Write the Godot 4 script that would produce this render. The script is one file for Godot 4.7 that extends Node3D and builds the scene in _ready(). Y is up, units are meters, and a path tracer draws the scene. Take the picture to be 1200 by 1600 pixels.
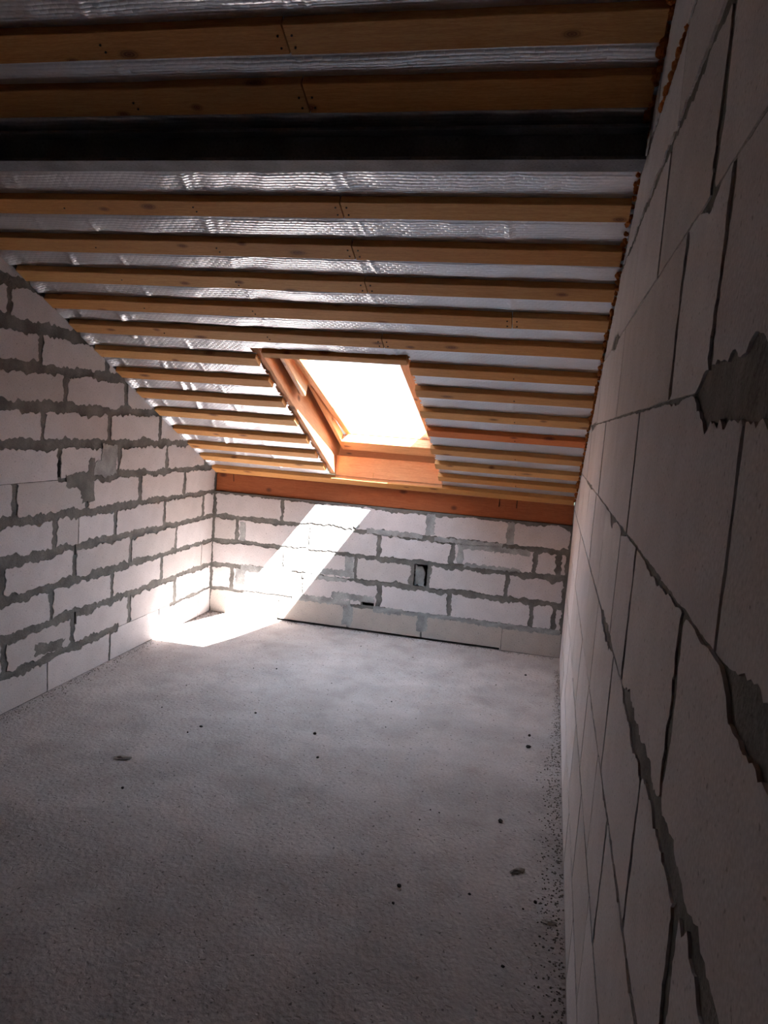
extends Node3D
# An unfinished attic room: aerated-concrete block walls, concrete floor, foil-lined sloping
# roof with battens, a pivot roof window letting the sun in.
# x runs from the left wall (0) to the right wall (W), z from the low back wall (0) to the camera, y is up.

const W := 2.8537            # room width
const Y0 := 1.1526           # height of the batten faces above the back wall
const THETA := 0.43652       # roof pitch, 25 degrees
const CT := 0.90623
const SN := 0.42277
const TN := 0.46653
const FAR := 8.0             # wall behind the camera
const FLAT := 4.9            # where the slope ends behind the view
const FLATY := 3.4386        # height of the flat ceiling behind the view

var rng := RandomNumberGenerator.new()
var ragged := FastNoiseLite.new()
var lumps := FastNoiseLite.new()
var M := {}
var taken := {}

# ------------------------------------------------------------------ helpers
func tag(o: Node, label := "", category := "", group := "", kind := "") -> void:
	if label: o.set_meta("label", label)
	if category: o.set_meta("category", category)
	if group: o.set_meta("group", group)
	if kind: o.set_meta("kind", kind)

func mb() -> SurfaceTool:
	var st := SurfaceTool.new()
	st.begin(Mesh.PRIMITIVE_TRIANGLES)
	return st

func numbered(called: String) -> String:
	taken[called] = taken.get(called, -1) + 1
	return called if taken[called] == 0 else "%s_%03d" % [called, taken[called]]

func build(st: SurfaceTool, called: String, m: Material, parent: Node = self, at := Vector3.ZERO) -> MeshInstance3D:
	var o := MeshInstance3D.new()
	o.name = numbered(called) if parent == self else called
	o.mesh = st.commit()
	o.material_override = m
	o.position = at
	parent.add_child(o, true)
	return o

func tri(st: SurfaceTool, a: Vector3, b: Vector3, c: Vector3, n: Vector3, ua := Vector2.ZERO, ub := Vector2.ZERO, uc := Vector2.ZERO) -> void:
	var flip := (b - a).cross(c - a).dot(n) > 0.0
	st.set_normal(n); st.set_uv(ua); st.add_vertex(a)
	if flip:
		st.set_normal(n); st.set_uv(uc); st.add_vertex(c)
		st.set_normal(n); st.set_uv(ub); st.add_vertex(b)
	else:
		st.set_normal(n); st.set_uv(ub); st.add_vertex(b)
		st.set_normal(n); st.set_uv(uc); st.add_vertex(c)

func quad(st: SurfaceTool, a: Vector3, b: Vector3, c: Vector3, d: Vector3, hint: Vector3, uv := [Vector2.ZERO, Vector2.ZERO, Vector2.ZERO, Vector2.ZERO]) -> void:
	var n := (b - a).cross(c - a)
	if n.length() < 1e-12: n = (c - a).cross(d - a)
	n = n.normalized()
	if n.dot(hint) < 0.0: n = -n
	tri(st, a, b, c, n, uv[0], uv[1], uv[2])
	tri(st, a, c, d, n, uv[0], uv[2], uv[3])

# a box with chamfered edges; xf carries local axes, the grain runs along local x
func cbox(st: SurfaceTool, xf: Transform3D, lo: Vector3, hi: Vector3, ch := 0.003, uvo := Vector2.ZERO) -> void:
	var mid := (lo + hi) * 0.5
	var h := (hi - lo) * 0.5
	ch = minf(ch, minf(h.x, minf(h.y, h.z)) * 0.6)
	var P := func(v: Vector3) -> Vector3: return xf * (mid + v)
	var U := func(v: Vector3) -> Vector2:
		var q: Vector3 = mid + v
		return Vector2(q.x / 1.5, (q.y + q.z) / 0.14) + uvo
	for ax in 3:
		var b := (ax + 1) % 3
		var c := (ax + 2) % 3
		for s in [-1.0, 1.0]:
			var pts := []
			for k in [[-1.0, -1.0], [1.0, -1.0], [1.0, 1.0], [-1.0, 1.0]]:
				var v := Vector3.ZERO
				v[ax] = s * h[ax]; v[b] = k[0] * (h[b] - ch); v[c] = k[1] * (h[c] - ch)
				pts.append(v)
			var n := Vector3.ZERO
			n[ax] = s
			quad(st, P.call(pts[0]), P.call(pts[1]), P.call(pts[2]), P.call(pts[3]), xf.basis * n, [U.call(pts[0]), U.call(pts[1]), U.call(pts[2]), U.call(pts[3])])
		for sb in [-1.0, 1.0]:
			for sc in [-1.0, 1.0]:
				var e := []
				for t in [[-1.0, 0], [1.0, 0], [1.0, 1], [-1.0, 1]]:
					var v := Vector3.ZERO
					v[ax] = t[0] * (h[ax] - ch)
					v[b] = sb * (h[b] - (ch if t[1] == 0 else 0.0)); v[c] = sc * (h[c] - (0.0 if t[1] == 0 else ch))
					e.append(v)
				var n := Vector3.ZERO
				n[b] = sb; n[c] = sc
				quad(st, P.call(e[0]), P.call(e[1]), P.call(e[2]), P.call(e[3]), xf.basis * n, [U.call(e[0]), U.call(e[1]), U.call(e[2]), U.call(e[3])])
	for sx in [-1.0, 1.0]:
		for sy in [-1.0, 1.0]:
			for sz in [-1.0, 1.0]:
				var a := Vector3(sx * h.x, sy * (h.y - ch), sz * (h.z - ch))
				var b2 := Vector3(sx * (h.x - ch), sy * h.y, sz * (h.z - ch))
				var c2 := Vector3(sx * (h.x - ch), sy * (h.y - ch), sz * h.z)
				tri(st, P.call(a), P.call(b2), P.call(c2), (xf.basis * Vector3(sx, sy, sz)).normalized(), U.call(a), U.call(b2), U.call(c2))

# slope coordinates: x across, s up the slope, o outwards from the batten faces
func slope(x: float, s: float, o: float) -> Vector3:
	return Vector3(x, Y0 + s * SN + o * CT, s * CT - o * SN)

func slope_xf() -> Transform3D:   # local axes x, s, o
	return Transform3D(Basis(Vector3(1, 0, 0), Vector3(0, SN, CT), Vector3(0, CT, -SN)), Vector3(0, Y0, 0))

func so_z(z: float) -> float: return z / CT      # slope length where the batten face is at z

func roof_y(z: float, o := 0.0) -> float: return Y0 + TN * z + o / CT

# ------------------------------------------------------------------ textures and materials
func noise_image(size: int, freq: float, octaves: int, seed_: int, kind := FastNoiseLite.TYPE_SIMPLEX_SMOOTH) -> Image:
	var n := FastNoiseLite.new()
	n.seed = seed_; n.frequency = freq; n.fractal_octaves = octaves; n.noise_type = kind
	return n.get_seamless_image(size, size)

func tex(im: Image) -> ImageTexture:
	return ImageTexture.create_from_image(im)

# grey image of speckle around 1: coarse patches, fine grain, dark pores
func grain_image(size: int, coarse: float, fine: float, pores: float, seed_: int, tint := Color(1, 1, 1), dark := Color(1, 1, 1)) -> Image:
	var a := noise_image(size, 3.0 / size, 4, seed_)
	var b := noise_image(size, 60.0 / size, 3, seed_ + 1)
	var c := noise_image(size, 34.0 / size, 2, seed_ + 2)
	var im := Image.create(size, size, false, Image.FORMAT_RGB8)
	for y in size:
		for x in size:
			var k := clampf(1.0 + coarse * (a.get_pixel(x, y).r - 0.5) + fine * (b.get_pixel(x, y).r - 0.5), 0.0, 1.4)
			var p := c.get_pixel(x, y).r
			if p > 0.8: k *= 1.0 - pores * smoothstep(0.8, 0.9, p)
			k *= 0.86
			var mixed := dark.lerp(tint, clampf(a.get_pixel((x * 2) % size, (y * 2) % size).r * 1.6 - 0.3, 0.0, 1.0))
			im.set_pixel(x, y, Color(mixed.r * k, mixed.g * k, mixed.b * k))
	return im

func height_image(size: int, freq: float, octaves: int, seed_: int, pit := 0.0) -> Image:
	var a := noise_image(size, freq / size, octaves, seed_)
	var b := noise_image(size, 26.0 / size, 2, seed_ + 7)
	var im := Image.create(size, size, false, Image.FORMAT_RGB8)
	for y in size:
		for x in size:
			var k := a.get_pixel(x, y).r
			var p := b.get_pixel(x, y).r
			if pit > 0.0 and p > 0.78: k -= pit * smoothstep(0.78, 0.9, p)
			k = clampf(k, 0.0, 1.0)
			im.set_pixel(x, y, Color(k, k, k))
	return im

func wood_image(seed_: int, light: Color, dark: Color, knot: Color, knots: int) -> Image:
	var w := 1024
	var h := 128
	var r := RandomNumberGenerator.new(); r.seed = seed_
	var n := FastNoiseLite.new(); n.seed = seed_; n.frequency = 1.0; n.fractal_octaves = 3
	var K := []
	for i in knots: K.append([r.randf() * w, r.randf_range(0.15, 0.85) * h, r.randf_range(13, 24), r.randf_range(15, 26)])
	var im := Image.create(w, h, false, Image.FORMAT_RGB8)
	for y in h:
		for x in w:
			var yy := float(y)
			var dk := 0.0
			for k in K:
				var dx: float = absf(x - k[0]); dx = minf(dx, w - dx)
				var dy: float = y - k[1]
				if dx > 130.0: continue
				yy += signf(dy) * k[3] * 0.9 * exp(-dx * dx / (k[2] * k[2] * 5.0)) * exp(-absf(dy) / 26.0) * -1.0
				var d := sqrt(dx * dx / (k[2] * k[2]) + dy * dy / (k[3] * k[3] * 0.45))
				dk = maxf(dk, clampf(1.35 - d, 0.0, 1.0) * (0.75 + 0.25 * sin(d * 16.0)))
			var ax := TAU * x / w
			var g := n.get_noise_3d(cos(ax) * 1.1, sin(ax) * 1.1, yy * 0.10)
			var f := n.get_noise_3d(cos(ax) * 9.0, sin(ax) * 9.0, yy * 0.55)
			var ring := 0.5 + 0.5 * sin(yy * 0.42 + g * 9.0)
			var t := clampf(0.30 + 0.38 * ring + 0.5 * f + 0.35 * g, 0.0, 1.0)
			var c := dark.lerp(light, t).lerp(knot, clampf(dk, 0.0, 0.9))
			im.set_pixel(x, y, c)
	return im

func plain(called: String, color: Color, rough := 0.85, metal := 0.0) -> StandardMaterial3D:
	var m := StandardMaterial3D.new()
	m.resource_name = called
	m.albedo_color = color; m.roughness = rough; m.metallic = metal
	return m

func tri_mat(called: String, color: Color, at: Texture2D, ht: Texture2D, scale: float, relief: float, rough := 0.92) -> StandardMaterial3D:
	var m := plain(called, color, rough)
	m.albedo_texture = at
	m.uv1_triplanar = true; m.uv1_world_triplanar = true; m.uv1_scale = Vector3.ONE * scale
	m.metallic_specular = 0.2
	if ht:
		m.heightmap_enabled = true; m.heightmap_texture = ht; m.heightmap_scale = relief
	return m

func wood_mat(called: String, color: Color, at: Texture2D, rough := 0.7) -> StandardMaterial3D:
	var m := plain(called, color, rough)
	m.albedo_texture = at
	return m

func make_materials() -> void:
	var blk := tex(grain_image(512, 0.06, 0.10, 0.2, 11))
	var blk_h := tex(height_image(512, 40.0, 3, 21, 0.4))
	M.block = []
	for c in [Color(0.94, 0.915, 0.915), Color(0.915, 0.89, 0.895), Color(0.955, 0.935, 0.94), Color(0.895, 0.87, 0.865)]:
		M.block.append(tri_mat("aerated concrete", c, blk, blk_h, 1.7, 0.07))
	M.dusty = tri_mat("dusty aerated concrete", Color(0.85, 0.815, 0.785), blk, blk_h, 1.7, 0.08)
	var mor := tex(grain_image(512, 0.30, 0.22, 0.25, 31))
	var mor_h := tex(height_image(512, 22.0, 4, 41, 0.3))
	M.mortar = tri_mat("mortar", Color(0.535, 0.53, 0.515), mor, mor_h, 2.3, 0.22)
	M.pale_mortar = tri_mat("pale mortar", Color(0.72, 0.73, 0.73), mor, mor_h, 2.3, 0.2)
	# floor: tile of fine grain on uv, broad stains on uv2
	var fl := plain("concrete floor", Color(0.83, 0.805, 0.80), 0.88)
	fl.albedo_texture = tex(grain_image(1024, 0.08, 0.12, 0.35, 51, Color(1, 1, 1), Color(0.975, 0.965, 0.96)))
	fl.heightmap_enabled = true; fl.heightmap_texture = tex(height_image(1024, 30.0, 5, 61, 0.55)); fl.heightmap_scale = 0.36
	fl.detail_enabled = true; fl.detail_blend_mode = BaseMaterial3D.BLEND_MODE_MUL; fl.detail_uv_layer = BaseMaterial3D.DETAIL_UV_2
	var st := noise_image(512, 5.0 / 512, 5, 71)
	var st2 := noise_image(512, 14.0 / 512, 4, 72)
	var im := Image.create(512, 512, false, Image.FORMAT_RGB8)
	for y in 512:
		for x in 512:
			var a := st.get_pixel(x, y).r
			var b := st2.get_pixel(x, y).r
			var k := 0.955 + 0.045 * smoothstep(0.3, 0.62, a) - 0.035 * smoothstep(0.58, 0.8, b)
			im.set_pixel(x, y, Color(k, k * 0.985, k * 0.975))
	fl.detail_albedo = tex(im)
	fl.metallic_specular = 0.05
	M.floor = fl
	# pine battens, redder treated timber, window timber
	var p1 := tex(wood_image(3, Color(0.90, 0.74, 0.53), Color(0.78, 0.58, 0.37), Color(0.42, 0.24, 0.13), 3))
	var p2 := tex(wood_image(8, Color(0.88, 0.70, 0.48), Color(0.74, 0.53, 0.32), Color(0.40, 0.22, 0.12), 2))
	var p3 := tex(wood_image(15, Color(0.83, 0.58, 0.40), Color(0.70, 0.44, 0.27), Color(0.32, 0.17, 0.09), 2))
	var p3l := tex(wood_image(19, Color(0.90, 0.68, 0.51), Color(0.80, 0.56, 0.39), Color(0.40, 0.23, 0.13), 2))
	M.pine = [wood_mat("pine batten", Color(0.96, 0.90, 0.80), p1), wood_mat("pine batten", Color(0.95, 0.87, 0.74), p2), wood_mat("pine batten", Color(0.90, 0.82, 0.71), p1)]
	M.red_pine = wood_mat("reddish batten", Color(0.98, 0.72, 0.55), p2)
	M.treated = wood_mat("treated timber", Color(0.84, 0.72, 0.64), p3)
	M.lining = wood_mat("lining timber", Color(1.0, 0.97, 0.93), p3l)
	M.sash = wood_mat("varnished window timber", Color(1.0, 0.93, 0.91), p1, 0.45)
	M.bolt = plain("grey metal", Color(0.62, 0.63, 0.65), 0.35, 0.9)
	M.dark_metal = plain("dark steel", Color(0.20, 0.17, 0.15), 0.55, 0.6)
	var steel := tri_mat("dark primed steel", Color(0.52, 0.52, 0.54), mor, null, 1.3, 0.0, 0.6)
	M.steel = steel
	M.flash = plain("grey flashing", Color(0.22, 0.22, 0.23), 0.6, 0.4)
	M.deck = wood_mat("roof boards", Color(0.95, 0.90, 0.86), p3)
	# foil: embossed rows of dashes
	var fh := Image.create(128, 128, false, Image.FORMAT_RGB8)
	for y in 128:
		for x in 128:
			var row := int(y / 32.0)
			var u := fposmod(x + (row % 2) * 32.0, 64.0) / 64.0
			var v := fposmod(y, 32.0) / 32.0
			var k := pow(sin(PI * u), 0.45) * pow(sin(PI * v), 0.8)
			fh.set_pixel(x, y, Color(k, k, k))
	var foil := plain("reflective foil", Color(0.91, 0.925, 0.955), 0.30, 0.80)
	foil.heightmap_enabled = true; foil.heightmap_texture = tex(fh); foil.heightmap_scale = 0.14
	M.foil = foil
	M.foam = tri_mat("orange expanding foam", Color(0.80, 0.47, 0.22), mor, mor_h, 6.0, 0.4, 0.6)
	var glass := plain("glass", Color(0.9, 0.95, 0.95, 0.06), 0.02)
	glass.transparency = BaseMaterial3D.TRANSPARENCY_ALPHA
	M.glass = glass
	M.crumb = tri_mat("dark crumb", Color(0.30, 0.28, 0.27), mor, null, 9.0, 0.0)
	M.pale_crumb = tri_mat("pale crumb", Color(0.70, 0.67, 0.64), mor, null, 9.0, 0.0)
	M.grit = tri_mat("grit", Color(0.56, 0.53, 0.50), mor, null, 9.0, 0.0)

# ------------------------------------------------------------------ block walls
# A wall has its own coordinates: u along it, v up, w out into the room.
func wall_point(side: String, u: float, v: float, w: float) -> Vector3:
	match side:
		"left": return Vector3(w, v, u)
		"right": return Vector3(W - w, v, u)
	return Vector3(u, v, w)

func wall_dir(side: String, u: float, v: float, w: float) -> Vector3:
	return wall_point(side, u, v, w) - wall_point(side, 0, 0, 0)

func prism(st: SurfaceTool, side: String, poly: PackedVector2Array, w0: float, w1: float, at: Vector3, bevel := 0.0) -> void:
	var idx := Geometry2D.triangulate_polygon(poly)
	var n := wall_dir(side, 0, 0, 1)
	for i in range(0, idx.size(), 3):
		var q := []
		for k in 3: q.append(wall_point(side, poly[idx[i + k]].x, poly[idx[i + k]].y, w1) - at)
		tri(st, q[0], q[1], q[2], n)
	var cw := Geometry2D.is_polygon_clockwise(poly)
	for i in poly.size():
		var a := poly[i]
		var b := poly[(i + 1) % poly.size()]
		var e := (b - a)
		if e.length() < 1e-6: continue
		var out := Vector2(e.y, -e.x).normalized() * (-1.0 if cw else 1.0)
		quad(st, wall_point(side, a.x, a.y, w1) - at, wall_point(side, b.x, b.y, w1) - at, wall_point(side, b.x, b.y, w0) - at, wall_point(side, a.x, a.y, w0) - at, wall_dir(side, out.x, out.y, 0))

func rect(u0: float, u1: float, v0: float, v1: float) -> PackedVector2Array:
	return PackedVector2Array([Vector2(u0, v0), Vector2(u1, v0), Vector2(u1, v1), Vector2(u0, v1)])

# the mortar body of a wall, with openings (u0, u1, v0, v1, depth), cut off by an outline
func wall_body(side: String, outline: PackedVector2Array, holes: Array, w: float, thick: float) -> MeshInstance3D:
	var st := mb()
	var lo := outline[0]
	var hi := outline[0]
	for p in outline: lo = lo.min(p); hi = hi.max(p)
	var us := [lo.x, hi.x]
	var vs := [lo.y, hi.y]
	for h in holes:
		us.append(h[0]); us.append(h[1]); vs.append(h[2]); vs.append(h[3])
	us.sort(); vs.sort()
	var n := wall_dir(side, 0, 0, 1)
	for i in us.size() - 1:
		for j in vs.size() - 1:
			if us[i + 1] - us[i] < 1e-5 or vs[j + 1] - vs[j] < 1e-5: continue
			var c := Vector2((us[i] + us[i + 1]) / 2, (vs[j] + vs[j + 1]) / 2)
			var inside := false
			for h in holes:
				if c.x > h[0] and c.x < h[1] and c.y > h[2] and c.y < h[3]: inside = true
			if inside: continue
			for poly in Geometry2D.intersect_polygons(rect(us[i], us[i + 1], vs[j], vs[j + 1]), outline):
				var idx := Geometry2D.triangulate_polygon(poly)
				for k in range(0, idx.size(), 3):
					var q := []
					for m in 3: q.append(wall_point(side, poly[idx[k + m]].x, poly[idx[k + m]].y, w))
					tri(st, q[0], q[1], q[2], n)
	for h in holes:
		var d: float = w - h[4]
		var c := [Vector2(h[0], h[2]), Vector2(h[1], h[2]), Vector2(h[1], h[3]), Vector2(h[0], h[3])]
		var ins := [Vector2(0, 1), Vector2(-1, 0), Vector2(0, -1), Vector2(1, 0)]
		for k in 4:
			var a: Vector2 = c[k]
			var b: Vector2 = c[(k + 1) % 4]
			quad(st, wall_point(side, a.x, a.y, w), wall_point(side, b.x, b.y, w), wall_point(side, b.x, b.y, d), wall_point(side, a.x, a.y, d), wall_dir(side, ins[k].x, ins[k].y, 0))
		quad(st, wall_point(side, h[0], h[2], d), wall_point(side, h[1], h[2], d), wall_point(side, h[1], h[3], d), wall_point(side, h[0], h[3], d), n)
	# edges and outer face
	var idx := Geometry2D.triangulate_polygon(outline)
	for k in range(0, idx.size(), 3):
		var q := []
		for m in 3: q.append(wall_point(side, outline[idx[k + m]].x, outline[idx[k + m]].y, w - thick))
		tri(st, q[0], q[1], q[2], -n)
	var cw := Geometry2D.is_polygon_clockwise(outline)
	for i in outline.size():
		var a := outline[i]
		var b := outline[(i + 1) % outline.size()]
		var e := b - a
		var out := Vector2(e.y, -e.x).normalized() * (-1.0 if cw else 1.0)
		quad(st, wall_point(side, a.x, a.y, w), wall_point(side, b.x, b.y, w), wall_point(side, b.x, b.y, w - thick), wall_point(side, a.x, a.y, w - thick), wall_dir(side, out.x, out.y, 0))
	var o := build(st, "wall_" + side, M.mortar)
	tag(o, "", "", "", "structure")
	return o

# how far the mortar creeps over a block at a point of its edge
func creep(side: String, u: float, v: float, half: float, salt: float) -> float:
	var k: float = {"left": 0.0, "back": 40.0, "right": 80.0}[side] + salt
	var a := ragged.get_noise_3d(u * 5.0, v * 5.0, k)
	var b := absf(ragged.get_noise_3d(u * 13.0, v * 13.0, k + 7.0))
	var c := ragged.get_noise_3d(u * 48.0, v * 48.0, k + 13.0)
	return maxf(0.0015, half * 0.78 + minf(half, 0.03) * (0.75 * a + 0.95 * b - 0.12) + minf(half * 0.22, 0.005) * c)

# bed(side, v, u) and perp(side, course, u) give [below, above] / [before, after] half widths of smeared mortar
func bed(side: String, v: float, u: float) -> Vector2:
	if v < 0.01: return Vector2(0.0, 0.0015)
	if side == "left":
		var h := 0.023 + 0.010 * smoothstep(0.5, 1.6, u)
		if v > 1.3: h += 0.004
		if absf(v - 1.2) < 0.02: h = 0.0022 if u > 2.0 else (0.012 if u > 1.75 else h)
		if absf(v - 0.2) < 0.02: h = 0.0022 if u > 0.68 and u < 1.35 else (0.014 if u < 0.68 else h)
		return Vector2(h, h * 0.85)
	if side == "back":
		var h := 0.023
		if v < 0.21: h = 0.015
		if absf(v - 0.8) < 0.02 and u < 1.1: h = 0.026
		if u > 1.35 and v > 0.3: h = 0.029
		return Vector2(h, h * 0.8)
	# right wall: hairline joints with smears here and there
	var r := Vector2(0.0042, 0.0038)
	for s in [[0.2134, 0, 9, 0.007, 0.005], [0.514, 0, 9, 0.007, 0.006], [0.815, 3.0, 9, 0.008, 0.006], [1.116, 3.2, 3.75, 0.018, 0.012], [1.116, 3.95, 9, 0.022, 0.020],
			[1.4166, 3.13, 3.45, 0.024, 0.004], [1.4166, 3.45, 3.8, 0.012, 0.004], [1.4166, 4.05, 4.6, 0.009, 0.004], [1.4166, 4.6, 4.79, 0.016, 0.005], [1.4166, 4.79, 9, 0.052, 0.016], [1.4166, 1.3, 2.1, 0.010, 0.006],
			[1.717, 1.2, 1.8, 0.02, 0.012], [1.717, 3.12, 3.3, 0.009, 0.004], [1.717, 3.55, 3.66, 0.008, 0.005], [1.717, 4.1, 4.4, 0.008, 0.004], [1.717, 4.42, 9, 0.045, 0.032],
			[2.018, 2.3, 2.75, 0.02, 0.03], [2.018, 4.28, 4.5, 0.035, 0.006], [2.319, 2.3, 9, 0.016, 0.014], [2.54, 2.5, 9, 0.012, 0.012]]:
		if absf(v - s[0]) < 0.02 and u >= s[1] and u < s[2]:
			var k := smoothstep(s[1], s[1] + 0.16, u) * (1.0 - smoothstep(s[2] - 0.14, s[2], u))
			r = r.max(Vector2(s[3], s[4]) * 1.25 * k)
	return r

func perp(side: String, course: int, u: float) -> Vector2:
	if side == "left":
		if course == 0: return Vector2(0.006, 0.006) if u > 1.9 or u < 1.0 else Vector2(0.012, 0.012)
		if course == 2 and absf(u - 0.19) < 0.05: return Vector2(0.006, 0.008)
		if course == 4 and absf(u - 1.8) < 0.05: return Vector2(0.006, 0.004)
		return Vector2(0.025, 0.022)
	if side == "back":
		if course == 0: return Vector2(0.009, 0.012) if u < 2.2 else Vector2(0.002, 0.003)
		return Vector2(0.023, 0.022) if u > 1.3 and course < 4 else Vector2(0.018, 0.018)
	for s in [[4, 3.96, 0.011], [4, 4.57, 0.016], [4, 3.59, 0.005], [4, 2.99, 0.006], [4, 2.35, 0.010], [3, 4.38, 0.010], [3, 4.757, 0.018], [3, 3.76, 0.005], [3, 3.12, 0.005], [6, 4.2, 0.013], [6, 4.55, 0.014], [6, 3.58, 0.005], [2, 4.0, 0.011], [2, 3.64, 0.006],
			[7, 4.4, 0.016], [7, 3.78, 0.008], [7, 3.16, 0.006], [5, 4.78, 0.0045], [5, 4.35, 0.003], [1, 3.81, 0.006], [8, 3.85, 0.006], [8, 4.45, 0.018]]:
		if course == s[0] and absf(u - s[1]) < 0.03: return Vector2(s[2], s[2]) * 1.3
	return Vector2(0.0065, 0.0055)

func block(wall: Node3D, side: String, course: int, u0: float, u1: float, v0: float, v1: float, clip: PackedVector2Array, proud: float, cutouts := []) -> void:
	var st_ := 0.009 if side != "right" else 0.011
	var poly := PackedVector2Array()
	var nu := maxi(2, int((u1 - u0) / st_))
	var nv := maxi(2, int((v1 - v0) / st_))
	var pa := perp(side, course, u0).y
	var pb := perp(side, course, u1).x
	var ma := creep(side, u0, (v0 + v1) / 2, pa, 1.0)
	var mb_ := creep(side, u1, (v0 + v1) / 2, pb, 2.0)
	# bottom, right, top, left
	for i in nu + 1:
		var u := lerpf(u0 + ma, u1 - mb_, float(i) / nu)
		poly.append(Vector2(u, v0 + creep(side, u, v0, bed(side, v0, u).y, 3.0)))
	for j in range(1, nv):
		var v := lerpf(v0 + bed(side, v0, u1).y, v1 - bed(side, v1, u1).x, float(j) / nv)
		poly.append(Vector2(u1 - creep(side, u1, v, pb, 2.0), v))
	for i in nu + 1:
		var u := lerpf(u1 - mb_, u0 + ma, float(i) / nu)
		poly.append(Vector2(u, v1 - creep(side, u, v1, bed(side, v1, u).x, 4.0)))
	for j in range(1, nv):
		var v := lerpf(v1 - bed(side, v1, u0).x, v0 + bed(side, v0, u0).y, float(j) / nv)
		poly.append(Vector2(u0 + creep(side, u0, v, pa, 1.0), v))
	var polys := [poly]
	if clip.size(): polys = Geometry2D.intersect_polygons(poly, clip)
	for c in cutouts:
		var left_ := []
		for q in polys: left_.append_array(Geometry2D.clip_polygons(q, c))
		polys = left_
	for q in polys:
		var area := 0.0
		for i in q.size(): area += q[i].cross(q[(i + 1) % q.size()])
		if absf(area) < 0.002: continue
		var pts := PackedVector2Array()
		for p in q:
			if pts.is_empty() or pts[pts.size() - 1].distance_to(p) > 0.0015: pts.append(p)
		if Geometry2D.triangulate_polygon(pts).is_empty(): continue
		var mid := Vector2.ZERO
		for p in pts: mid += p / pts.size()
		var at := wall_point(side, mid.x, mid.y, 0)
		var s := mb()
		var lift := proud + rng.randf_range(-0.0008, 0.0012)
		prism(s, side, pts, -0.02, lift, at)
		var m: Material = M.block[rng.randi() % 4]
		if course == 0 and side == "back": m = M.dusty
		build(s, "block", m, wall, at)

func courses(wall: Node3D, side: String, beds: Array, joints: Array, u0: float, u1: float, clip: PackedVector2Array, proud: float, gaps := [], cutouts := []) -> void:
	for c in joints.size():
		var js: Array = [u0] + joints[c] + [u1]
		for i in js.size() - 1:
			if js[i + 1] <= u0 or js[i] >= u1 or js[i + 1] - js[i] < 0.03: continue
			var skip := false
			for g in gaps:
				if g[0] == c and absf(js[i] - g[1]) < 0.02: skip = true
			if skip: continue
			block(wall, side, c, js[i], minf(js[i + 1], u1), beds[c], beds[c + 1], clip, proud, cutouts)

func smear(wall: Node3D, side: String, pts: Array, w: float, m: Material, called := "mortar_smear") -> void:
	var poly := PackedVector2Array()
	for i in pts.size():
		var a: Vector2 = pts[i]
		var b: Vector2 = pts[(i + 1) % pts.size()]
		var n := maxi(1, int(a.distance_to(b) / 0.014))
		for k in n:
			var p := a.lerp(b, float(k) / n)
			p += 0.016 * Vector2(ragged.get_noise_2d(p.x * 60.0, p.y * 60.0), ragged.get_noise_2d(p.y * 60.0 + 50.0, p.x * 60.0))
			poly.append(p)
	var at := wall_point(side, pts[0].x, pts[0].y, 0)
	var st := mb()
	prism(st, side, poly, -0.004, w, at)
	build(st, called, m, wall, at)

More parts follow.
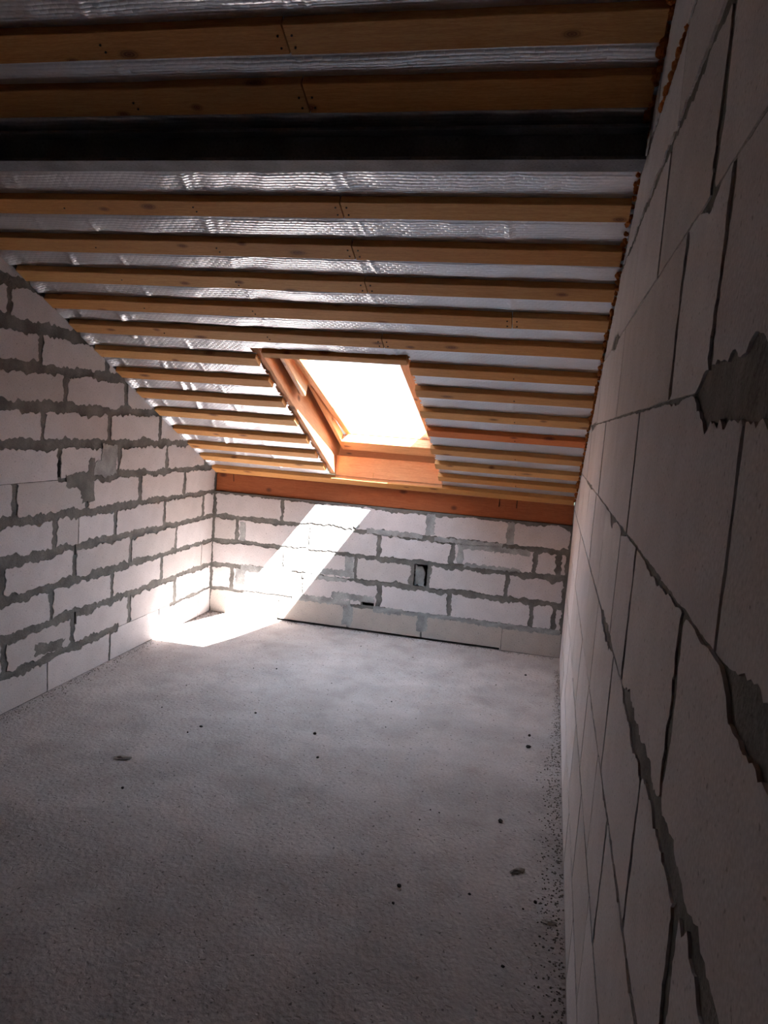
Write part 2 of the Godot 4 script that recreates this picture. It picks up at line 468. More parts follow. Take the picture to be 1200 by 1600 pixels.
func make_walls() -> void:
	var top := PackedVector2Array([Vector2(-0.3, 0), Vector2(FAR, 0), Vector2(FAR, FLATY), Vector2(FLAT, FLATY), Vector2(-0.3, roof_y(-0.3))])
	var room := PackedVector2Array([Vector2(-0.3, -0.12), Vector2(FAR + 0.2, -0.12), Vector2(FAR + 0.2, FLATY + 0.3), Vector2(FLAT, FLATY + 0.33), Vector2(-0.3, roof_y(-0.3, 0.29))])
	var under := PackedVector2Array([Vector2(0.001, 0.002), Vector2(FAR, 0.002), Vector2(FAR, FLATY), Vector2(FLAT, FLATY), Vector2(0.001, roof_y(0.001, 0.012))])
	# left wall
	var L := wall_body("left", room, [[1.975, 2.0, 1.215, 1.31, 0.05], [1.797, 1.814, 0.335, 0.405, 0.04], [1.815, 1.828, 0.75, 0.81, 0.04], [1.115, 1.13, 0.70, 0.76, 0.03]], -0.001, 0.2)
	var lb := []
	for i in 14: lb.append(i * 0.2)
	courses(L, "left", lb, [[0.21, 0.83, 1.44, 2.05, 2.65, 3.25, 3.85, 4.45], [0.61, 1.22, 1.83, 2.4, 3.0, 3.6, 4.2], [0.19, 0.82, 1.44, 2.03, 2.63, 3.23, 3.83, 4.43],
		[0.62, 1.23, 1.83, 2.42, 3.02, 3.62, 4.22], [0.2, 0.81, 1.42, 1.8, 2.01, 2.6, 3.2, 3.8], [0.53, 1.14, 1.73, 2.34, 2.95, 3.55, 4.15], [0.2, 0.8, 1.4, 1.99, 2.6, 3.2, 3.8], [0.92, 1.52, 2.13, 2.73, 3.33, 3.93],
		[0.75, 1.35, 1.95, 2.55, 3.15, 3.75, 4.35], [1.0, 1.56, 2.16, 2.76, 3.36, 3.96], [1.2, 1.8, 2.4, 3.0, 3.6, 4.2], [2.1, 2.7, 3.3, 3.9], [2.4, 3.0, 3.6, 4.2]], 0.0, 4.5, under, 0.003, [],
		[rect(1.972, 2.004, 1.212, 1.30), rect(1.793, 1.818, 0.33, 0.41)])
	smear(L, "left", [Vector2(1.43, 1.385), Vector2(1.585, 1.395), Vector2(1.60, 1.30), Vector2(1.66, 1.29), Vector2(1.665, 1.215), Vector2(1.56, 1.195), Vector2(1.43, 1.21)], 0.006, M.pale_mortar, "mortar_patch")
	smear(L, "left", [Vector2(1.93, 1.225), Vector2(1.73, 1.235), Vector2(1.70, 1.32), Vector2(1.66, 1.31), Vector2(1.655, 1.06), Vector2(1.77, 1.05), Vector2(1.80, 1.14), Vector2(1.92, 1.15)], 0.005, M.mortar, "mortar_patch")
	smear(L, "left", [Vector2(1.95, 0.22), Vector2(2.16, 0.235), Vector2(2.16, 0.31), Vector2(2.04, 0.285), Vector2(1.9, 0.27)], 0.0045, M.mortar)
	# back wall under the eaves
	var B := wall_body("back", PackedVector2Array([Vector2(-0.2, -0.12), Vector2(W + 0.2, -0.12), Vector2(W + 0.2, 1.0), Vector2(-0.2, 1.0)]), [[1.698, 1.802, 0.415, 0.588, 0.09], [1.303, 1.396, 0.212, 0.236, 0.08], [0.60, 2.41, 0.0, 0.017, 0.05]], -0.001, 0.25)
	courses(B, "back", [0.0, 0.2, 0.4, 0.6, 0.8, 1.0], [[0.6, 1.2, 1.79, 2.41], [0.19, 0.79, 1.43, 1.99, 2.61, 2.78], [0.61, 1.23, 1.69, 1.81, 2.41], [0.22, 0.82, 1.4, 1.98, 2.6, 2.78], [0.59, 1.2, 1.79, 2.4]], 0.004, W - 0.004,
		PackedVector2Array(), 0.003, [[2, 1.69]], [rect(1.29, 1.40, 0.208, 0.24), rect(1.696, 1.806, 0.41, 0.592), rect(0.58, 2.40, -0.01, 0.016)])
	smear(B, "back", [Vector2(1.703, 0.42), Vector2(1.775, 0.418), Vector2(1.782, 0.50), Vector2(1.772, 0.565), Vector2(1.735, 0.57), Vector2(1.703, 0.58)], -0.018, M.pale_mortar, "mortar_plug")
	for q in [[0.72, 1.20, 0.185, 0.235], [1.05, 1.40, 0.24, 0.29], [1.15, 1.235, 0.03, 0.19], [1.40, 1.62, 0.165, 0.215], [1.75, 1.835, 0.06, 0.195], [1.60, 2.30, 0.178, 0.212], [2.2, 2.84, 0.17, 0.21], [0.86, 1.22, 0.42, 0.47], [1.14, 1.21, 0.45, 0.585],
			[0.80, 1.17, 0.375, 0.41], [1.17, 1.235, 0.82, 0.99], [1.762, 1.83, 0.82, 0.99], [2.375, 2.43, 0.82, 0.985], [1.30, 1.74, 0.785, 0.825], [1.83, 2.36, 0.78, 0.815], [2.02, 2.07, 0.63, 0.775], [2.05, 2.56, 0.745, 0.785], [2.08, 2.50, 0.612, 0.638], [0.24, 0.29, 0.62, 0.77], [0.26, 0.70, 0.37, 0.42], [0.22, 0.30, 0.25, 0.385]]:
		smear(B, "back", [Vector2(q[0], q[2]), Vector2(q[1], q[2]), Vector2(q[1], q[3]), Vector2(q[0], q[3])], 0.0042 + 0.0001 * (int(q[0] * 100) % 7), M.pale_mortar)
	# right wall, taller blocks
	var R := wall_body("right", room, [], -0.002, 0.2)
	courses(R, "right", [0.0, 0.2134, 0.514, 0.815, 1.116, 1.4166, 1.717, 2.018, 2.319, 2.54, 2.84, 3.14, 3.44], [[0.4, 1.0, 1.6, 2.2, 2.8, 3.45, 4.05, 4.65, 5.25, 5.85], [0.25, 0.85, 1.45, 2.05, 2.65, 3.255, 3.81, 4.41, 5.0, 5.6],
		[0.68, 1.28, 1.88, 2.48, 3.08, 3.64, 4.0, 4.6, 5.2, 5.8], [0.72, 1.32, 1.92, 2.52, 3.12, 3.76, 4.38, 4.757, 5.36, 5.96], [0.55, 1.15, 1.75, 2.35, 2.99, 3.59, 3.96, 4.57, 5.17, 5.77], [0.7, 1.38, 1.83, 2.5, 3.11, 3.73, 4.35, 4.78, 5.38, 5.98],
		[1.2, 1.8, 2.4, 2.99, 3.58, 4.2, 4.55, 5.15, 5.75], [1.95, 2.4, 3.16, 3.78, 4.4, 5.0, 5.6], [2.6, 3.25, 3.85, 4.45, 5.05, 5.65], [2.7, 3.3, 3.9, 4.5, 5.1, 5.7], [3.6, 4.2, 4.8, 5.4], [4.3, 4.9, 5.5]], 0.0, 6.2, under, 0.002)
	# wall behind the camera
	var st := mb()
	cbox(st, Transform3D.IDENTITY, Vector3(-0.2, -0.12, FAR), Vector3(W + 0.2, FLATY + 0.3, FAR + 0.2), 0.002)
	var F := build(st, "wall_front", M.mortar)
	tag(F, "", "", "", "structure")

# ------------------------------------------------------------------ floor
func floor_y(x: float, z: float) -> float:
	var y := lumps.get_noise_2d(x * 3.0, z * 3.0) * 0.003 + lumps.get_noise_2d(x * 14.0, z * 14.0 + 90.0) * 0.0016
	# combed ridges left by the screed, running away from the camera
	var k := smoothstep(1.0, 1.9, x) * (0.4 + 0.6 * smoothstep(-0.2, 0.3, lumps.get_noise_2d(x * 1.6 + 30.0, z * 1.6)))
	y += 0.0019 * k * sin((x + 0.10 * z + 0.02 * lumps.get_noise_2d(x * 5.0, z * 5.0)) * TAU / 0.042) * (0.4 + 0.6 * lumps.get_noise_2d(x * 30.0, z * 12.0))
	return y - 0.003

func make_floor() -> void:
	var st := mb()
	var nx := 200
	var nz := 300
	var z1 := 5.2
	for j in nz + 1:
		for i in nx + 1:
			var x := -0.02 + (W + 0.04) * i / nx
			var z := -0.02 + (z1 + 0.02) * j / nz
			st.set_uv(Vector2(x, z)); st.set_uv2(Vector2(x, z) / 3.7)
			st.add_vertex(Vector3(x, floor_y(x, z), z))
	for j in nz:
		for i in nx:
			var a := j * (nx + 1) + i
			for k in [a, a + 1, a + nx + 1, a + 1, a + nx + 2, a + nx + 1]: st.add_index(k)
	st.generate_normals()
	var o := build(st, "floor", M.floor)
	tag(o, "", "", "", "structure")
	var s2 := mb()
	cbox(s2, Transform3D.IDENTITY, Vector3(-0.2, -0.14, -0.25), Vector3(W + 0.2, -0.012, FAR + 0.2), 0.002)
	build(s2, "slab", M.floor, o)
	var s3 := mb()
	quad(s3, Vector3(-0.02, -0.003, z1 - 0.01), Vector3(W + 0.02, -0.003, z1 - 0.01), Vector3(W + 0.02, -0.003, FAR), Vector3(-0.02, -0.003, FAR), Vector3.UP, [Vector2(0, 0), Vector2(3, 0), Vector2(3, 3), Vector2(0, 3)])
	build(s3, "screed", M.floor, o)

# ------------------------------------------------------------------ roof
var rows := [[3.62, 0.095], [3.374, 0.099], [3.178, 0.112], [2.952, 0.09], [2.7256, 0.089], [2.4986, 0.092], [2.2835, 0.088], [2.0727, 0.090], [1.8632, 0.088], [1.6255, 0.086], [1.4003, 0.087], [1.1615, 0.086], [0.9245, 0.088], [0.6670, 0.086], [0.4362, 0.085], [0.2320, 0.084], [-0.0029, 0.102]]

func batten(parent: Node3D, x0: float, x1: float, s0: float, wdt: float, m: Material, skew := 0.0, thick := 0.031, called := "batten", o0 := 0.0) -> MeshInstance3D:
	var n := maxi(4, int((x1 - x0) / 0.07))
	var st := mb()
	var at := slope((x0 + x1) / 2, s0, o0)
	var shift := Vector2(rng.randf(), rng.randf())
	var prev := []
	var ch := 0.0025
	var salt := rng.randf() * 100.0
	for i in n + 1:
		var x := lerpf(x0, x1, float(i) / n)
		var d := skew * (x - x0)
		var lo := s0 + d + 0.0015 * lumps.get_noise_2d(x * 5.0, salt)
		var hi := s0 + wdt + d + 0.0045 * lumps.get_noise_2d(x * 4.0, salt + 30.0)
		var ob := o0 + 0.0015 * lumps.get_noise_2d(x * 4.0, salt + 60.0)
		var ot := o0 + thick
		var ring := [Vector2(lo + ch, ob), Vector2(hi - ch, ob), Vector2(hi, ob + ch), Vector2(hi, ot), Vector2(lo, ot), Vector2(lo, ob + ch)]
		if i > 0:
			for k in 6:
				var k2 := (k + 1) % 6
				var p0: Vector2 = prev[k]
				var p1: Vector2 = prev[k2]
				var q0: Vector2 = ring[k]
				var q1: Vector2 = ring[k2]
				var xa := lerpf(x0, x1, float(i - 1) / n)
				var hint2: Vector2 = (p0 + p1) * 0.5 - Vector2(s0 + d + wdt / 2, o0 + thick / 2)
				var hint := Vector3(0, SN * hint2.x * 0.2 + CT * hint2.y, CT * hint2.x * 0.2 - SN * hint2.y) if k == 0 or k == 3 else Vector3(0, SN * hint2.x, CT * hint2.x)
				var U := func(xx: float, p: Vector2) -> Vector2: return Vector2(xx / 1.5, (p.x - s0 + p.y) / 0.14) + shift
				quad(st, slope(xa, p0.x, p0.y) - at, slope(xa, p1.x, p1.y) - at, slope(x, q1.x, q1.y) - at, slope(x, q0.x, q0.y) - at, hint, [U.call(xa, p0), U.call(xa, p1), U.call(x, q1), U.call(x, q0)])
		if i == 0 or i == n:
			var nn := Vector3(-1 if i == 0 else 1, 0, 0)
			for k in range(1, 5):
				var r0: Vector2 = ring[0]
				var r1: Vector2 = ring[k]
				var r2: Vector2 = ring[k + 1]
				tri(st, slope(x, r0.x, r0.y) - at, slope(x, r1.x, r1.y) - at, slope(x, r2.x, r2.y) - at, nn, shift, shift + Vector2(0.01, 0.1), shift + Vector2(0.02, 0.2))
		prev = ring
	return build(st, called, m, parent, at)

func nail(parent: Node3D, x: float, s: float, o := 0.0) -> void:
	var st := mb()
	var c := slope(x, s, o)
	var ax := (slope(x, s, o - 0.003) - c)
	var e1 := Vector3(1, 0, 0) * 0.0035
	var e2 := Vector3(0, SN, CT) * 0.0035
	for k in 8:
		var a := TAU * k / 8
		var b := TAU * (k + 1) / 8
		var pa := e1 * cos(a) + e2 * sin(a)
		var pb := e1 * cos(b) + e2 * sin(b)
		tri(st, ax, ax + pa, ax + pb, ax.normalized())
		quad(st, ax + pa, ax + pb, pb - ax * 0.5, pa - ax * 0.5, pa + pb)
	build(st, "nail", M.dark_metal, parent, c - parent.position)

func foil_o(x: float, s: float) -> float:
	# pressed by the battens, bulging between them, creased along the rafters
	var dn := 9.0
	for r in rows:
		var a: float = so_z(r[0])
		var d := 0.0 if s > a and s < a + r[1] else minf(absf(s - a), absf(s - a - r[1]))
		dn = minf(dn, d)
	var sag := smoothstep(0.0, 0.045, dn)
	var o := 0.0315 - 0.011 * sag * (1.0 + 0.8 * lumps.get_noise_2d(x * 3.0, s * 4.0))
	for c in [[0.34, 0.10, 0.015, 0.013], [0.40, 0.12, 0.010, 0.009], [0.62, 0.04, 0.012, 0.008], [0.10, 0.05, 0.014, 0.008], [1.16, 0.06, 0.014, 0.007], [1.20, 0.10, 0.010, 0.005], [1.79, -0.04, 0.013, 0.008], [1.84, -0.10, 0.008, 0.005], [2.41, -0.03, 0.012, 0.006]]:
		var row := floorf(s / 0.25)
		var xc: float = c[0] + 0.035 * lumps.get_noise_2d(row * 17.0, c[0] * 50.0) + c[1] * (fposmod(s, 0.25) - 0.12) * 2.0
		var d: float = (x - xc) / c[2]
		o -= c[3] * sag * exp(-d * d) * (0.6 + 0.9 * lumps.get_noise_2d(row * 31.0, c[0] * 20.0))
	var diag := lumps.get_noise_2d(x * 10.0 - s * 6.0, s * 5.0 + x * 2.0)
	o -= 0.0042 * sag * diag + 0.0014 * sag * lumps.get_noise_2d(x * 34.0 - s * 18.0, s * 20.0)
	# the edge laps down at the left wall
	o -= 0.02 * smoothstep(0.07, 0.0, x) * sag
	return minf(o, 0.0315)

func make_roof() -> void:
	# roof boards over everything, with an opening for the window
	var st := mb()
	var X := slope_xf()
	var sl := -0.35
	var sh := FLAT / CT + 0.13
	var d0 := 0.29
	var d1 := 0.335
	for b in [[-0.2, W + 0.2, sl, 0.10], [-0.2, W + 0.2, 2.23, sh], [-0.2, 0.995, 0.10, 2.23], [1.914, W + 0.2, 0.10, 2.23]]:
		cbox(st, X, Vector3(b[0], b[2], d0), Vector3(b[1], b[3], d1), 0.001)
	cbox(st, Transform3D.IDENTITY, Vector3(-0.2, FLATY, FLAT - 0.05), Vector3(W + 0.2, FLATY + 0.33, FAR + 0.2), 0.002)
	var R := build(st, "ceiling", M.deck)
	tag(R, "", "", "", "structure")
	# foil
	var f := mb()
	var nx := 300
	var s0 := 0.045
	var s1 := FLAT / CT
	var ns := 380
	var used := {}
	for j in ns + 1:
		for i in nx + 1:
			var x := 0.001 + (W - 0.002) * i / nx
			var s := lerpf(s0, s1, pow(float(j) / ns, 1.25))
			f.set_uv(Vector2(x, s) / 0.058)
			f.add_vertex(slope(x, s, foil_o(x, s)))
	for j in ns:
		for i in nx:
			var x := 0.001 + (W - 0.002) * (i + 0.5) / nx
			var s := lerpf(s0, s1, pow((j + 0.5) / ns, 1.25))
			var edge := 0.006 * ragged.get_noise_2d(s * 40.0, 3.0)
			if x > 1.003 + edge * 0.5 and x < 1.878 - edge and s > 0.115 and s < 1.965: continue
			var a := j * (nx + 1) + i
			for k in [a, a + nx + 1, a + 1, a + 1, a + nx + 1, a + nx + 2]: f.add_index(k)
	f.generate_normals()
	build(f, "foil_sheet", M.foil, R)
	# battens
	for i in rows.size():
		var s: float = so_z(rows[i][0])
		var wd: float = rows[i][1]
		var m: Material = M.pine[i % 3]
		if i >= 9 and i <= 15:
			batten(R, 0.006, 1.004 + rng.randf_range(-0.005, 0.002), s, wd, m)
			var b := batten(R, 1.864 + rng.randf_range(0.0, 0.012), W - 0.014, s, wd, M.red_pine if i == 12 else M.pine[(i + 1) % 3])
			nail(b, 2.42, s + 0.03)
		elif i == 16:
			batten(R, 0.006, W - 0.014, s, wd, M.pine[1])
		else:
			var x := 1.77 + rng.randf_range(-0.006, 0.006)
			if i == 7: x = 2.417
			var b := batten(R, 0.006, x - 0.0025, s, wd, m)
			var c := batten(R, x + 0.0025, W - 0.014, s + rng.randf_range(-0.004, 0.002), wd + 0.001, M.pine[(i + 2) % 3])
			for k in [0.022, 0.062]:
				nail(b, x - 0.022, s + k); nail(c, x + 0.022, s + k)
			nail(b, 1.16, s + 0.03); nail(b, 1.155, s + 0.055); nail(b, 0.56, s + 0.04)

func make_window() -> void:
	var X := slope_xf()
	var win := Node3D.new()
	win.name = "window_1"
	add_child(win)
	tag(win, "", "", "", "structure")
	# lining: trimmers at both sides, upright board below, soffit and strips above
	var st := mb()
	# grain runs along the slope: local x is the slope axis
	var G := Transform3D(Basis(Vector3(0, SN, CT), Vector3(1, 0, 0), Vector3(0, CT, -SN)), Vector3(0, Y0, 0))
	cbox(st, G, Vector3(0.105, 0.995, 0.036), Vector3(2.235, 1.035, 0.288), 0.003, Vector2(0.2, 0.1))
	build(st, "side_lining", M.lining, win)
	st = mb()
	cbox(st, G, Vector3(0.105, 1.874, 0.036), Vector3(2.235, 1.914, 0.288), 0.003, Vector2(0.6, 0.5))
	build(st, "side_lining", M.lining, win)
	st = mb()
	cbox(st, Transform3D.IDENTITY, Vector3(1.036, 1.199, 0.050), Vector3(1.873, 1.378, 0.086), 0.002, Vector2(0.35, 0.3))
	var low := build(st, "lower_lining", M.lining, win)
	st = mb()
	cbox(st, Transform3D.IDENTITY, Vector3(1.335, 1.203, 0.0865), Vector3(1.3395, 1.268, 0.0895), 0.001)
	build(st, "wood_splinter", M.pine[0], low)
	st = mb()
	cbox(st, X, Vector3(1.036, 1.875, 0.056), Vector3(1.873, 2.235, 0.075), 0.002)
	build(st, "upper_lining", M.lining, win)
	st = mb()
	cbox(st, X, Vector3(1.036, 2.205, 0.076), Vector3(1.873, 2.235, 0.288), 0.002)
	build(st, "head_board", M.lining, win)
	batten(win, 1.062, 1.868, 1.894, 0.052, M.pine[1], 0.004, 0.03, "head_strip")
	batten(win, 1.12, 1.866, 1.852, 0.045, M.pine[0], 0.002, 0.025, "head_strip", 0.0305)
	# fixed frame
	for b in [[[1.075, 0.172, 0.22], [1.102, 2.20, 0.285]], [[1.826, 0.172, 0.22], [1.860, 2.20, 0.345]]]:
		st = mb()
		cbox(st, G, Vector3(b[0][1], b[0][0], b[0][2]), Vector3(b[1][1], b[1][0], b[1][2]), 0.003, Vector2(b[0][0], 0))
		build(st, "frame_stile", M.sash, win)
	for b in [[0.172, 0.322], [2.15, 2.20]]:
		st = mb()
		cbox(st, X, Vector3(1.102, b[0], 0.22), Vector3(1.826, b[1], 0.285), 0.003, Vector2(0.1, b[0]))
		build(st, "frame_rail", M.sash, win)
	st = mb()
	cbox(st, G, Vector3(1.25, 1.072, 0.105), Vector3(2.20, 1.100, 0.219), 0.003, Vector2(0.4, 0.2))
	build(st, "frame_stop", M.sash, win)
	st = mb()
	for b in [[1.036, 1.074, 0.105, 2.20], [1.861, 1.873, 0.105, 2.20], [1.074, 1.861, 0.105, 0.171]]:
		cbox(st, X, Vector3(b[0], b[2], 0.276), Vector3(b[1], b[3], 0.281), 0.0005)
	build(st, "flashing", M.flash, win)
	# sash, tilted on its middle pivot so that the bottom stands out of the frame
	var al := deg_to_rad(6.0)
	var es := Vector3(0, SN, CT) * cos(al) - Vector3(0, CT, -SN) * sin(al)
	var eo := Vector3(0, SN, CT) * sin(al) + Vector3(0, CT, -SN) * cos(al)
	var pivot := slope(0, 1.2, 0.225)
	var S := Transform3D(Basis(Vector3(1, 0, 0), es, eo), pivot)
	var T := Transform3D(Basis(es, Vector3(1, 0, 0), eo), pivot)
	var sash := Node3D.new()
	sash.name = "sash"
	win.add_child(sash)
	for b in [[1.110, 1.152, 0.045], [1.757, 1.820, 0.085]]:
		st = mb()
		cbox(st, T, Vector3(-0.985, b[0], -0.022), Vector3(0.95, b[1], b[2]), 0.004, Vector2(b[0], 0.3))
		build(st, "sash_stile", M.sash, sash)
	for b in [[-0.985, -0.902], [0.90, 0.95]]:
		st = mb()
		cbox(st, S, Vector3(1.152, b[0], -0.022), Vector3(1.757, b[1], 0.045), 0.004, Vector2(0.7, b[0]))
		build(st, "sash_rail", M.sash, sash)
	st = mb()
	cbox(st, S, Vector3(1.146, -0.908, 0.012), Vector3(1.763, 0.906, 0.016), 0.0)
	build(st, "glass_pane", M.glass, sash)
	st = mb()
	cbox(st, S, Vector3(1.43, -0.98, -0.032), Vector3(1.49, -0.93, -0.0225), 0.002)
	cbox(st, S, Vector3(1.45, -1.005, -0.045), Vector3(1.47, -0.95, -0.030), 0.003)
	build(st, "latch", M.bolt, sash)
	st = mb()
	cbox(st, S, Vector3(1.156, -0.94, -0.034), Vector3(1.171, -0.908, -0.0225), 0.002)
	build(st, "corner_clip", M.bolt, sash)

# ------------------------------------------------------------------ beams
func make_beams() -> void:
	var st := mb()
	cbox(st, Transform3D.IDENTITY, Vector3(0.006, 1.002, -0.17), Vector3(W - 0.006, 1.150, -0.014), 0.004, Vector2(0.4, 0.2))
	var o := build(st, "eaves_beam", M.treated)
	tag(o, "reddish brown timber beam lying on top of the low block wall", "beam")
	for x in [[0.155, 0.02], [2.30, -0.01], [2.43, 0.0]]:
		var s := mb()
		cbox(s, Transform3D(Basis(Vector3(0, 0, 1), x[1] * 4.0), Vector3(x[0], 1.12, -0.0135)), Vector3(-0.0025, -0.03, -0.001), Vector3(0.0025, 0.03, 0.002), 0.0008)
		build(s, "bent_nail", M.dark_metal, o)
	var B := Node3D.new()
	B.name = "steel_beam"
	B.position = Vector3(W / 2, 2.495, 3.101)
	add_child(B)
	tag(B, "black steel girder spanning the room under the sloping foil ceiling", "beam")
	var h := W / 2 - 0.008
	for p in [["bottom_flange", -0.055, 0.055, 0.0, 0.011], ["top_flange", -0.055, 0.055, 0.094, 0.105], ["web_plate", -0.004, 0.004, 0.011, 0.094]]:
		var s := mb()
		cbox(s, Transform3D.IDENTITY, Vector3(-h, p[3], p[1]), Vector3(h, p[4], p[2]), 0.0015)
		build(s, p[0], M.steel, B)

# ------------------------------------------------------------------ foam, crumbs, grit
func blob(st: SurfaceTool, c: Vector3, r: Vector3, salt: float, nu := 10, nv := 7) -> void:
	var P := []
	for j in nv + 1:
		var row := []
		for i in nu:
			var th := PI * j / nv
			var ph := TAU * i / nu
			var d := Vector3(sin(th) * cos(ph), cos(th), sin(th) * sin(ph))
			var k := 1.0 + 0.45 * lumps.get_noise_3d(d.x * 14.0 + salt, d.y * 14.0, d.z * 14.0)
			row.append(c + d * r * k)
		P.append(row)
	for j in nv:
		for i in nu:
			var a: Vector3 = P[j][i]
			var b: Vector3 = P[j][(i + 1) % nu]
			var d: Vector3 = P[j + 1][(i + 1) % nu]
			var e: Vector3 = P[j + 1][i]
			var n := (a + b + d + e) * 0.25 - c
			if j == 0: tri(st, a, d, e, n.normalized())
			elif j == nv - 1: tri(st, a, b, d, n.normalized())
			else: quad(st, a, b, d, e, n)

func make_foam() -> void:
	var F := get_node("wall_right")
	for i in range(1, rows.size()):
		var hi: float = so_z(rows[i - 1][0])
		var lo: float = so_z(rows[i][0]) + rows[i][1]
		if hi - lo < 0.02: continue
		var st := mb()
		var n := int((hi - lo) / 0.016) + 2
		for k in n:
			var s := lerpf(lo - 0.03, hi + 0.02, float(k) / (n - 1)) + rng.randf_range(-0.008, 0.008)
			var r := rng.randf_range(0.006, 0.014) * (1.4 if i <= 3 else 1.0)
			blob(st, slope(-rng.randf_range(0.004, 0.016), s, rng.randf_range(0.0, 0.024)), Vector3(r * 0.9, r, r), rng.randf() * 90.0)
		build(st, "foam_bead", M.foam, F, Vector3(W, 0, 0))
	var st := mb()
	for k in 16:
		var r := rng.randf_range(0.006, 0.013)
		blob(st, Vector3(-0.002, 2.545 + rng.randf_range(-0.01, 0.006), 3.38 + 0.42 * k / 15.0), Vector3(r * 0.7, r, r * 1.2), rng.randf() * 90.0)
	build(st, "foam_bead", M.foam, F, Vector3(W, 0, 0))

func make_crumbs() -> void:
	var shapes := []
	for k in 4:
		var st := mb()
		blob(st, Vector3.ZERO, Vector3(1.0, 0.6, 0.8), k * 37.0, 8, 5)
		shapes.append(st.commit())
	var spots := [Vector2(0.65, 1.64), Vector2(1.00, 2.15), Vector2(0.97, 2.24), Vector2(1.19, 1.87), Vector2(1.58, 2.01), Vector2(0.99, 2.87), Vector2(0.89, 1.18), Vector2(1.68, 2.27), Vector2(1.03, 1.13), Vector2(0.69, 2.00),
		Vector2(2.68, 1.58), Vector2(2.68, 1.74), Vector2(2.62, 0.52), Vector2(1.82, 0.48), Vector2(1.41, 0.39), Vector2(2.59, 2.56), Vector2(2.29, 2.57), Vector2(2.33, 2.58), Vector2(2.26, 2.67), Vector2(1.44, 1.24), Vector2(1.86, 1.39), Vector2(1.91, 1.77),
		Vector2(2.51, 0.53), Vector2(2.44, 0.82), Vector2(1.94, 0.79), Vector2(2.27, 3.15), Vector2(2.75, 3.08), Vector2(2.66, 3.44), Vector2(2.71, 3.13), Vector2(2.27, 3.25), Vector2(2.52, 3.11)]
	var big := {1: 0.011, 3: 0.009, 4: 0.013, 5: 0.010, 7: 0.010, 10: 0.013, 11: 0.017, 12: 0.012, 15: 0.014, 25: 0.012, 26: 0.010}
	for i in spots.size():
		var r: float = big.get(i, rng.randf_range(0.005, 0.008))
		var o := MeshInstance3D.new()
		o.name = numbered("mortar_crumb")
		o.mesh = shapes[i % 4]
		o.material_override = M.crumb
		o.rotation.y = rng.randf() * TAU
		r *= 0.8
		o.scale = Vector3.ONE * r
		o.position = Vector3(spots[i].x, floor_y(spots[i].x, spots[i].y) + r * 0.40, spots[i].y)
		add_child(o)
		var where := "on the open concrete floor"
		if spots[i].x > 2.4: where = "on the floor near the right block wall"
		elif spots[i].y < 0.9: where = "on the floor near the low back wall"
		elif spots[i].x < 0.75: where = "on the floor near the left block wall"
		tag(o, ("larger dark lump of mortar lying " if r > 0.0076 else "small dark crumb of mortar lying ") + where, "crumb", "crumbs on the floor")
	# flat chips
	for c in [[0.83, 2.62, 0.045, "thin grey flake of concrete lifted from the floor", 0.3], [2.68, 2.91, 0.035, "grey concrete flake on the floor by the right wall", 0.8], [2.80, 3.18, 0.03, "pale wood chip lying against the foot of the right wall", 0.1]]:
		var st := mb()
		blob(st, Vector3.ZERO, Vector3(c[2], 0.005, c[2] * 0.45), c[0] * 50.0, 10, 5)
		var o := build(st, "concrete_flake" if c[0] < 2.75 else "wood_chip", M.pale_crumb if c[0] > 2.75 else M.grit)
		o.position = Vector3(c[0], floor_y(c[0], c[1]) + 0.0035, c[1])
		o.rotation.y = c[4]
		tag(o, c[3], "flake" if c[0] < 2.75 else "chip")
	# grit swept along the walls
	var mm := MultiMesh.new()
	mm.transform_format = MultiMesh.TRANSFORM_3D
	mm.mesh = shapes[2]
	var xs := []
	for k in 3400:
		var p := Vector2.ZERO
		var r := rng.randf_range(0.0012, 0.0042)
		var pick := rng.randf()
		if pick < 0.40:
			var z := rng.randf_range(0.3, 4.2)
			r *= 1.0 + 0.2 * smoothstep(1.2, 2.0, z)
			p = Vector2(W - 0.006 - absf(rng.randfn(0.0, 0.045)) * (0.4 + 0.6 * smoothstep(1.2, 2.2, z)), z)
		elif pick < 0.64:
			var z := rng.randf_range(0.0, 3.4)
			p = Vector2(0.006 + absf(rng.randfn(0.0, 0.04)), z)
		elif pick < 0.84:
			p = Vector2(rng.randf_range(0.02, W - 0.02), 0.006 + absf(rng.randfn(0.0, 0.03)))
		elif pick < 0.88:
			p = Vector2(absf(rng.randfn(0.0, 0.14)) + 0.01, absf(rng.randfn(0.0, 0.16)) + 0.01)
		else:
			p = Vector2(rng.randf_range(0.05, W - 0.05), rng.randf_range(0.1, 4.2))
			r *= 0.7
		if p.x < 0.005 or p.x > W - 0.005: continue
		xs.append(Transform3D(Basis(Vector3.UP, rng.randf() * TAU).scaled(Vector3.ONE * r), Vector3(p.x, floor_y(p.x, p.y) + r * 0.3, p.y)))
	mm.instance_count = xs.size()
	for i in xs.size(): mm.set_instance_transform(i, xs[i])
	var g := MultiMeshInstance3D.new()
	g.name = "grit"
	g.multimesh = mm
	g.material_override = M.grit
	add_child(g)
	tag(g, "fine grit and dust scattered over the floor along the walls", "grit", "", "stuff")

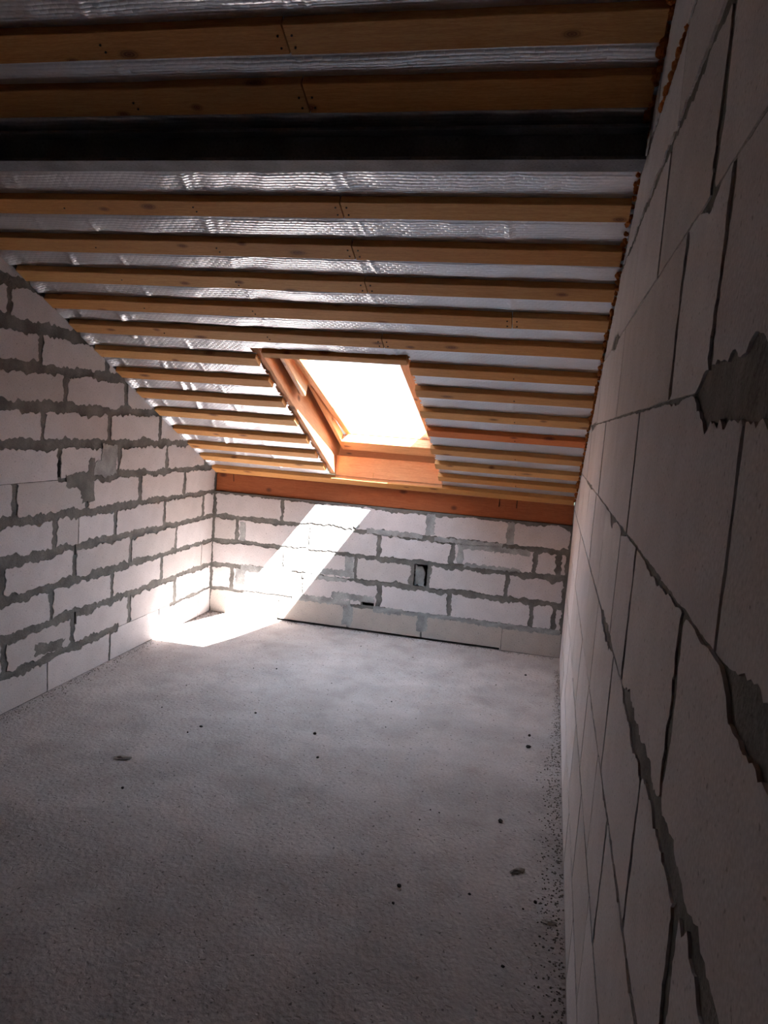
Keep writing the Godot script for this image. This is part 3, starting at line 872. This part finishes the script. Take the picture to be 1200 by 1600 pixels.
# ------------------------------------------------------------------ scene
func _ready() -> void:
	rng.seed = 4711
	ragged.seed = 5; ragged.frequency = 1.0; ragged.fractal_octaves = 2; ragged.noise_type = FastNoiseLite.TYPE_SIMPLEX_SMOOTH
	lumps.seed = 9; lumps.frequency = 0.5; lumps.fractal_octaves = 3; lumps.noise_type = FastNoiseLite.TYPE_SIMPLEX_SMOOTH
	# camera
	var cam := Camera3D.new()
	cam.name = "camera"
	cam.transform = Transform3D(Basis(Vector3(0.972391, 0.073806, -0.221377), Vector3(-0.09725, 0.990528, -0.096931), Vector3(0.212126, 0.115784, 0.970359)).orthonormalized(), Vector3(2.658, 1.6393, 5.6447))
	cam.fov = 68.68
	cam.near = 0.02
	add_child(cam)
	cam.current = true
	# sky, sun, exposure
	var sky_mat := ProceduralSkyMaterial.new()
	sky_mat.sky_top_color = Color(0.77, 0.895, 1.0)
	sky_mat.sky_horizon_color = Color(0.405, 0.445, 0.50)
	sky_mat.sky_curve = 1.0
	sky_mat.ground_bottom_color = Color(0.40, 0.42, 0.36)
	sky_mat.ground_horizon_color = Color(0.42, 0.44, 0.42)
	sky_mat.sky_energy_multiplier = 1.65
	sky_mat.sun_angle_max = 20.0
	sky_mat.sun_curve = 0.05
	var sky := Sky.new()
	sky.sky_material = sky_mat
	var env := Environment.new()
	env.background_mode = Environment.BG_SKY
	env.sky = sky
	env.background_energy_multiplier = 1.0
	env.tonemap_mode = Environment.TONE_MAPPER_LINEAR
	env.tonemap_exposure = 5.0
	env.sdfgi_enabled = true; env.ssao_enabled = true; env.ssil_enabled = true
	var we := WorldEnvironment.new()
	we.name = "environment"
	we.environment = env
	add_child(we)
	var sun := DirectionalLight3D.new()
	sun.name = "sun"
	sun.light_color = Color(1.0, 0.985, 0.97)
	sun.light_energy = 8.0
	sun.light_angular_distance = 0.53
	sun.shadow_enabled = true
	add_child(sun)
	sun.look_at_from_position(Vector3.ZERO, Vector3(-0.605, -1.0, -0.38), Vector3.UP)
	make_materials()
	make_floor()
	make_walls()
	make_roof()
	make_window()
	make_beams()
	make_foam()
	make_crumbs()
